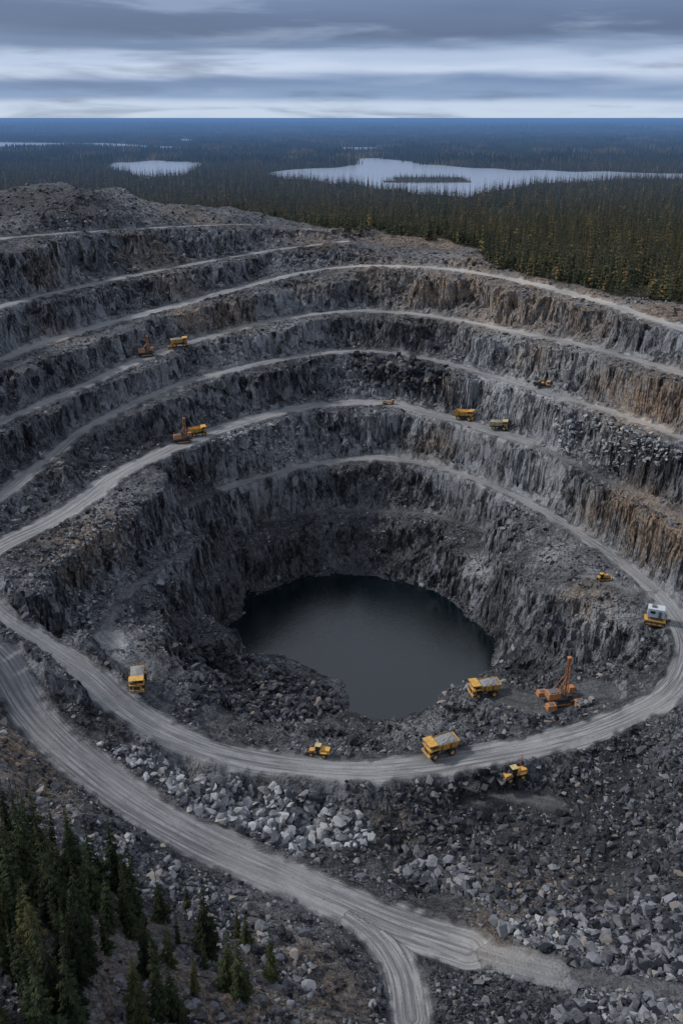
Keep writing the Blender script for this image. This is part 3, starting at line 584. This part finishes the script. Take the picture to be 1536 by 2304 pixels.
def haul_truck(name,mat=None,load=True,bedmat=None):
    mat=mat or M_yel; bedmat=bedmat or mat; e=empty(name)
    box(e,'frame',(0,0,1.35),(9,1.8,.6),M_drk); 
    for i,(x,y) in enumerate([(3.1,2.0),(3.1,-2.0)]): wheel(e,'front_wheel_%d'%i,(x,y,1.15),1.15,.9,mat)
    for i,(x,y) in enumerate([(-2.4,1.9),(-2.4,-1.9)]): wheel(e,'rear_wheel_%d'%i,(x,y,1.15),1.15,1.5,mat)
    box(e,'front_bumper',(4.7,0,1.3),(.5,4.4,.9),mat); box(e,'grille',(4.75,0,2.35),(.2,1.9,1.1),M_drk)
    box(e,'hood',(3.9,0,2.45),(1.6,2.6,1.5),mat); box(e,'deck',(3.3,0,3.3),(2.9,4.7,.18),mat)
    box(e,'cab',(3.4,1.2,4.1),(1.8,1.9,1.45),mat,(.85,.9)); box(e,'windscreen',(4.27,1.2,4.2),(.12,1.55,.8),M_gls,bev=.01,rot=(0,-.12,0)); box(e,'side_window',(3.4,2.13,4.2),(1.3,.1,.75),M_gls,bev=.01,rot=(.07,0,0))
    box(e,'engine_cover',(3.4,-1.2,3.75),(1.6,1.7,.7),M_stl)
    v=[(2.3,-2.2,4.6),(2.3,2.2,4.6),(-4.9,2.3,4.3),(-4.9,-2.3,4.3),(1.6,-1.9,2.4),(1.6,1.9,2.4),(-4.3,1.9,2.0),(-4.3,-1.9,2.0)]
    poly(e,'dump_bed',v,[(0,4,5,1),(1,5,6,2),(3,7,4,0),(4,7,6,5),(2,6,7,3)],bedmat)
    for i,x in enumerate((-3.4,-2,-.6,.8)):
        for s in (1,-1): box(e,'bed_rib_%d_%d'%(i,s),(x,s*2.18,3.35),(.22,.16,2.1),M_drk if i%2 else bedmat,rot=(-s*.16,0,0),bev=.02)
    box(e,'bed_canopy',(3.5,0,5.02),(2.9,4.5,.16),bedmat,rot=(0,-.06,0))
    if load:
        vs=[];fs=[];n=9
        for i in range(n):
            for j in range(n):
                a,b2=i/(n-1),j/(n-1); vs.append((-4.6+a*6.8,-2.1+b2*4.2,4.15+.8*math.sin(a*3.14)**.7*math.sin(b2*3.14)**.7+random.uniform(-.14,.14)))
        for i in range(n-1):
            for j in range(n-1): fs.append((i*n+j,(i+1)*n+j,(i+1)*n+j+1,i*n+j+1))
        poly(e,'gravel_load',vs,fs,M_lod)
    for s in (1,-1): box(e,'headlight_%d'%s,(4.98,s*1.6,1.8),(.1,.5,.35),M_wht,bev=.02); tube(e,'handrail_%d'%s,(4.6,s*2.2,3.4),(4.6,s*2.2,4.3),.06,mat)
    tube(e,'ladder',(4.9,-1.9,1.2),(4.6,-1.9,3.3),.08,M_drk); tube(e,'exhaust',(2.5,-2.3,3.3),(2.5,-2.3,4.6),.12,M_drk)
    return e
def tracks(e,L_,w,h,sp,mat=None):
    for s in (1,-1):
        o=[];n=24
        for i in range(n):
            a=i/n*6.2832; cx_=(L_/2-h/2)*(1 if math.cos(a)>0 else -1); o.append((cx_+h/2*math.cos(a),h/2+h/2*math.sin(a)))
        vs=[(p[0],s*sp-w/2,p[1]) for p in o]+[(p[0],s*sp+w/2,p[1]) for p in o]
        fs=[tuple(range(n))[::-1],tuple(range(n,2*n))]+[(i,(i+1)%n,n+(i+1)%n,n+i) for i in range(n)]
        poly(e,'track_%s'%('left' if s>0 else 'right'),vs,fs,M_blk)
        for q in range(4): wheel(e,'roller_%d_%d'%(q,s),(-L_/2+h/2+q*(L_-h)/3,s*(sp+w/2),h/2),h*.33,.12,mat or M_stl)
        box(e,'track_frame_%d'%s,(0,s*sp,h*.5),(L_*.7,w*1.12,h*.45),mat or M_stl)
def lattice(e,x,y,z0,h,w,mat):
    for a in (-1,1):
        for b2 in (-1,1): tube(e,'mast_post_%d_%d'%(a,b2),(x+a*w,y+b2*w,z0),(x+a*w*.75,y+b2*w*.75,z0+h),.11,mat)
    n=int(h/1.5)
    for i in range(n):
        za=z0+i*h/n; zb=z0+(i+1)*h/n
        for k_,(p,q) in enumerate((((-1,-1),(1,-1)),((1,-1),(1,1)),((1,1),(-1,1)),((-1,1),(-1,-1)))):
            tube(e,'brace_%d_%d'%(i,k_),(x+p[0]*w*.9,y+p[1]*w*.9,za),(x+q[0]*w*.9,y+q[1]*w*.9,zb),.05,mat)
    box(e,'mast_head',(x,y,z0+h+.2),(w*2.2,w*2.2,.5),mat); tube(e,'drill_pipe',(x,y,z0-1),(x,y,z0+h),.14,M_drk)
def drill_rig(name,mat=None,mast=12,big=False):
    mat=mat or M_ora; e=empty(name); tracks(e,7.5,1.1,1.5,2.1,mat)
    box(e,'deck',(0,0,1.95),(9.5,4.2,.5),M_drk); box(e,'engine_house',(-2.6,0,3.2),(4,3.2,2),mat,(.95,.9)); box(e,'roof_vents',(-2.6,0,4.3),(2.8,2.2,.3),M_stl)
    box(e,'cab',(3.9,1.2,3.3),(1.9,1.8,2.1),mat,(.9,.9)); box(e,'cab_window',(4.82,1.2,3.55),(.1,1.4,1.1),M_gls,bev=.01,rot=(0,-.05,0)); box(e,'cab_side_window',(3.9,2.1,3.55),(1.3,.1,1.1),M_gls,bev=.01)
    box(e,'dust_hood',(2.2,-1.2,2.7),(1.8,1.4,1.2),M_drk)
    lattice(e,1.4,0,2.2,mast,.55,mat)
    tube(e,'mast_strut_left',(-2,1.2,4.2),(1,.6,2.2+mast*.55),.12,mat); tube(e,'mast_strut_right',(-2,-1.2,4.2),(1,-.6,2.2+mast*.55),.12,mat)
    if big:
        for i,(x,y) in enumerate([(-4.6,3.4),(4.6,3.4),(-4.6,-3.4),(4.6,-3.4)]):
            box(e,'outrigger_pod_%d'%i,(x,y,1.5),(3.2,2.4,1.5),mat,(.85,.85)); box(e,'outrigger_arm_%d'%i,(x*.72,y*.6,1.75),(2.2,2.2,.5),M_drk); box(e,'pod_hatch_%d'%i,(x,y,2.35),(1.5,1.1,.2),M_stl)
    return e
def wheel_loader(name,mat=None,whip=False):
    mat=mat or M_yel; e=empty(name)
    for i,(x,y) in enumerate([(1.7,1.25),(1.7,-1.25),(-1.6,1.25),(-1.6,-1.25)]): wheel(e,'wheel_%d'%i,(x,y,.75),.75,.6,mat)
    box(e,'front_frame',(1.5,0,1.1),(1.9,1.5,.7),mat); box(e,'rear_body',(-1.7,0,1.65),(2.8,1.9,1.2),mat,(.9,.9)); box(e,'rear_grille',(-3.1,0,1.6),(.12,1.3,.8),M_drk)
    box(e,'cab',(.1,0,2.25),(1.5,1.6,1.5),M_gls,(.85,.88)); box(e,'cab_roof',(.1,0,3.08),(1.6,1.6,.16),M_cream)
    v=[(3.0,-1.5,.15),(3.0,1.5,.15),(4.0,1.5,.1),(4.0,-1.5,.1),(2.9,-1.5,1.3),(2.9,1.5,1.3)]
    poly(e,'bucket',v,[(0,1,2,3),(0,4,5,1),(0,3,4),(1,5,2)],M_stl)
    for s in (1,-1): tube(e,'lift_arm_%d'%s,(1.0,s*.6,1.7),(3.0,s*.6,.7),.16,mat); box(e,'fender_%d'%s,(-1.6,s*1.2,1.62),(1.6,.6,.12),mat)
    if whip: tube(e,'whip_aerial',(-1.2,.6,2.2),(-1.2,.6,7),.07,M_hiv); box(e,'whip_flag',(-1.2,.85,6.8),(.05,.5,.35),M_hiv,bev=0)
    return e
def bulldozer(name,mat=None):
    mat=mat or M_yel; e=empty(name); tracks(e,4.4,.6,1.2,1.2,mat)
    box(e,'hood',(1.0,0,1.7),(2.4,1.3,1.2),mat); box(e,'cab',(-.9,0,2.3),(1.6,1.5,1.6),M_gls,(.85,.85)); box(e,'cab_roof',(-.9,0,3.15),(1.8,1.7,.15),mat); box(e,'fuel_tank',(-2.0,0,1.6),(.8,1.6,.9),mat)
    box(e,'blade',(3.0,0,.75),(.25,3.6,1.4),mat,rot=(0,-.15,0))
    for s in (1,-1): box(e,'push_arm_%d'%s,(1.7,s*1.7,.6),(2.6,.2,.3),mat)
    tube(e,'exhaust',(1.2,.35,2.2),(1.2,.35,3.2),.08,M_drk); box(e,'ripper',(-2.8,0,.8),(.5,.5,1.3),M_drk); return e
def tracked_cabin(name):
    e=empty(name); tracks(e,6.4,.9,1.3,1.7,M_yel); box(e,'chassis',(0,0,1.6),(6.6,3.6,.5),M_yel); box(e,'conveyor',(3.6,0,1.6),(2.4,1.3,.35),M_drk,rot=(0,-.3,0))
    for i,(x,y) in enumerate([(-2,1.4),(2,1.4),(-2,-1.4),(2,-1.4)]): tube(e,'leg_%d'%i,(x,y,1.7),(x,y,3.0),.14,M_drk)
    box(e,'machinery',(0,0,2.3),(3.4,2.2,.9),M_stl); box(e,'container_cabin',(0,0,4.5),(5.2,3.4,3.0),M_wht); box(e,'door',(1.2,-1.73,4.2),(1,.08,2.2),M_stl,bev=.01); box(e,'window',(-1,-1.73,4.8),(1.5,.08,.9),M_gls,bev=.01); box(e,'roof_unit',(-.8,0,6.2),(1.4,1.4,.5),M_stl); return e
def flatbed_truck(name,mat,bed):
    e=empty(name)
    for i,(x,y) in enumerate([(2.4,1),(2.4,-1),(-1.3,1),(-1.3,-1),(-2.6,1),(-2.6,-1)]): wheel(e,'wheel_%d'%i,(x,y,.55),.55,.4,M_stl)
    box(e,'chassis',(-.3,0,.9),(6.8,1.2,.3),M_drk); box(e,'cab',(2.5,0,1.75),(1.6,2.1,1.6),mat,(.85,.92)); box(e,'windscreen',(3.24,0,2.0),(.1,1.7,.7),M_gls,bev=.01,rot=(0,-.14,0))
    for s in (1,-1): box(e,'cab_window_%d'%s,(2.55,s*1.03,2.0),(.9,.06,.6),M_gls,bev=.01); box(e,'side_board_%d'%s,(-1.2,s*1.1,1.45),(4.8,.1,.6),bed,bev=.01)
    box(e,'bed_floor',(-1.2,0,1.15),(4.8,2.3,.15),bed); box(e,'cargo_crate',(-2.2,0,1.6),(1.6,1.5,.8),M_stl); box(e,'tool_box',(.2,0,1.5),(1,1.6,.6),mat); return e
def settle(e,ix,iy,face,scale=1.0,d=2.2):
    x,y,z=hit(ix,iy); x,y=x[0],y[0]; zz=[float(sampZ(x+a*d,y+b2*d)) for a in (-1,0,1) for b2 in (-1,0,1)]
    e.location=(x,y,float(np.mean(zz))+.12); e.rotation_euler=(0,0,math.radians(face)); e.scale=(scale,)*3; return e
# faces: degrees, 0 = +x (right), 90 = away, -90 = toward camera
settle(haul_truck('haul_truck'),990,1697,205,1.0); settle(haul_truck('haul_truck',load=True),1088,1562,195,1.0)
settle(haul_truck('haul_truck'),312,1548,-80,.95); settle(haul_truck('haul_truck',load=False),1043,945,-25,.95); settle(haul_truck('haul_truck',M_cream,True,M_cream),1120,968,-15,.85)
settle(haul_truck('haul_truck'),403,780,15,.85); settle(haul_truck('haul_truck',load=False),445,980,20,.8); settle(flatbed_truck('flatbed_truck',M_ora,M_cream),873,910,10,.9)
settle(drill_rig('drill_rig',M_ora,13.5,True),1258,1582,12,1.0); settle(drill_rig('drill_rig',M_ora,9),330,802,20,.8); settle(drill_rig('drill_rig',M_ora,10),412,996,20,.85); settle(drill_rig('drill_rig',M_yel,7),386,785,10,.4)
settle(wheel_loader('wheel_loader',M_yel),717,1697,168,1.1); settle(wheel_loader('wheel_loader',M_yel,True),1153,1762,200,1.2); settle(bulldozer('bulldozer'),1355,1306,15,.85)
settle(tracked_cabin('tracked_cabin'),1470,1405,-20,1.0); settle(flatbed_truck('flatbed_truck',M_drk,M_drk),1028,1600,-25,1.1); settle(flatbed_truck('flatbed_truck',M_lod,M_lod),1315,1592,25,.85)
settle(flatbed_truck('flatbed_truck',M_drk,M_stl),1063,1795,-25,1.2); settle(flatbed_truck('flatbed_truck',M_yel,M_drk),1218,873,-20,1.1); settle(bulldozer('bulldozer',M_hiv),1055,962,0,.45)
# ---------------------------------------------------------------- workers
def worker(ix,iy,face):
    e=empty('worker')
    J=[(0,0,.95),(0,0,1.2),(0,0,1.45),(0,0,1.56),(0,.0,1.70),(0,.19,1.42),(0.02,.26,1.15),(.1,.25,.92),(0,-.19,1.42),(-.02,-.26,1.15),(.08,-.25,.92),(0,.1,.9),(.05,.12,.48),(0,.13,.08),(.14,.14,.04),(0,-.1,.9),(-.04,-.12,.48),(-.1,-.13,.08),(.04,-.14,.04)]
    E=[(0,1),(1,2),(2,3),(3,4),(2,5),(5,6),(6,7),(2,8),(8,9),(9,10),(0,11),(11,12),(12,13),(13,14),(0,15),(15,16),(16,17),(17,18)]
    rad=[.15,.14,.16,.06,.10,.07,.05,.04,.07,.05,.04,.10,.07,.05,.04,.10,.07,.05,.04]
    me=bpy.data.meshes.new('body'); me.from_pydata(J,E,[]); me.update(); o=link(me,'body',e); md=o.modifiers.new('skin','SKIN'); o.modifiers.new('sub','SUBSURF').levels=1
    for i,v in enumerate(me.skin_vertices[0].data if me.skin_vertices else []): v.radius=(rad[i],rad[i]); v.use_root=(i==0)
    me.materials.append(M_drk); box(e,'vest',(0,0,1.25),(.30,.42,.5),M_hiv,(1,1.05)); 
    bm=bmesh.new(); bmesh.ops.create_uvsphere(bm,u_segments=12,v_segments=8,radius=.14)
    for v in bm.verts:
        if v.co.z<0: v.co.z*=.15; v.co.x*=1.15
    m2=bpy.data.meshes.new('hard_hat'); bm.to_mesh(m2); bm.free(); m2.materials.append(M_yel); h_=link(m2,'hard_hat',e); h_.location=(0,0,1.74)
    settle(e,ix,iy,face,1.0,.3); return e
worker(697,802,-60); worker(720,799,-120)
# ---------------------------------------------------------------- haze: homogeneous air volume over the boreal plain
M_h=bpy.data.materials.new('haze'); M_h.use_nodes=True; nt=M_h.node_tree; nt.nodes.remove(nt.nodes['Principled BSDF']); k=N(nt)
sig=1/4800.; ab=k.n('ShaderNodeVolumeAbsorption'); ab.inputs['Color'].default_value=(0,0,0,1); ab.inputs['Density'].default_value=sig
em=k.n('ShaderNodeEmission'); em.inputs['Color'].default_value=(.105,.21,.43,1); em.inputs['Strength'].default_value=sig
ad=k.n('ShaderNodeAddShader'); nt.links.new(ab.outputs[0],ad.inputs[0]); nt.links.new(em.outputs[0],ad.inputs[1]); nt.links.new(ad.outputs[0],nt.nodes['Material Output'].inputs['Volume'])
bm=bmesh.new(); bmesh.ops.create_cube(bm,size=1)
for v in bm.verts: v.co=Vector((v.co.x*89000,(52000 if v.co.y>0 else 655),(CAMZ-5) if v.co.z>0 else -60))
hm=bpy.data.meshes.new('haze'); bm.to_mesh(hm); bm.free(); hm.materials.append(M_h); ho=bpy.data.objects.new('haze',hm); sc.collection.objects.link(ho)
# ---------------------------------------------------------------- world
w=bpy.data.worlds.new('World'); sc.world=w; w.use_nodes=True; nt=w.node_tree; k=N(nt); bg=nt.nodes['Background']
SUN_EL,SUN_AZ=40,-75   # azimuth measured from +Y (forward) clockwise; sun high on the left
sky=k.n('ShaderNodeTexSky',sky_type='NISHITA'); sky.sun_disc=False; sky.sun_elevation=math.radians(SUN_EL); sky.sun_rotation=math.radians(SUN_AZ)
tc=k.n('ShaderNodeTexCoord'); sp=k.n('ShaderNodeSeparateXYZ'); k.set(sp.inputs[0],tc.outputs['Generated']); z=k.math('MAXIMUM',sp.outputs[2],0.)
cb2=k.n('ShaderNodeCombineXYZ'); k.set(cb2.inputs[0],sp.outputs[0]); k.set(cb2.inputs[1],sp.outputs[1]); k.set(cb2.inputs[2],k.math('MULTIPLY',z,9))
n2=k.noise(cb2.outputs[0],2.3,6,.5,.2); n3_=k.noise(cb2.outputs[0],4.2,6,.52,.3)
zz=k.math('ADD',z,k.math('MULTIPLY',k.math('SUBTRACT',n2,.5),k.math('MULTIPLY',k.mr(z,0,.05),.06)))
rp=k.n('ShaderNodeValToRGB'); k.set(rp.inputs[0],k.math('MULTIPLY',zz,5)); cr_=rp.color_ramp; cr_.interpolation='EASE'
st_=[(0,(.60,.71,.86)),(.011,(.58,.69,.87)),(.020,(.24,.36,.58)),(.033,(.18,.28,.49)),(.046,(.60,.70,.89)),(.056,(.50,.61,.82)),(.069,(.165,.24,.41)),(.085,(.105,.155,.28)),(.12,(.17,.235,.40)),(.19,(.17,.215,.33))]
for i,(p_,c_) in enumerate(st_):
    el=cr_.elements[i] if i<2 else cr_.elements.new(p_*5)
    el.position=p_*5; el.color=(*c_,1)
c=k.mix(k.mr(n3_,.52,.68,.0,.45),rp.outputs[0],(.40,.51,.72)); c=k.mix(k.mr(n3_,.50,.34,0,.6),c,(.12,.175,.31))
c=k.mix(k.mr(z,.14,.6),c,(.52,.565,.65)); c=k.mix(.10,c,k.vmul(sky.outputs[0],(.1,.1,.1)))
k.set(bg.inputs[0],c); bg.inputs[1].default_value=1.0
sl_=bpy.data.lights.new('sun','SUN'); sl_.energy=2.7; sl_.angle=math.radians(7); sl_.color=(1,.96,.92); so=bpy.data.objects.new('sun',sl_); sc.collection.objects.link(so)
az=math.radians(SUN_AZ); el=math.radians(SUN_EL); d=Vector((math.sin(az)*math.cos(el),math.cos(az)*math.cos(el),math.sin(el))); so.rotation_euler=d.to_track_quat('Z','Y').to_euler()
# ---------------------------------------------------------------- camera
cd=bpy.data.cameras.new('camera'); cd.sensor_fit='VERTICAL'; cd.sensor_height=36; cd.lens=30; cd.clip_end=120000; cd.clip_start=1
co=bpy.data.objects.new('camera',cd); co.location=(0,0,CAMZ); co.rotation_euler=(math.pi/2-P,0,0); sc.collection.objects.link(co); sc.camera=co
sc.view_settings.view_transform='Standard'; sc.view_settings.look='None'; sc.view_settings.exposure=0
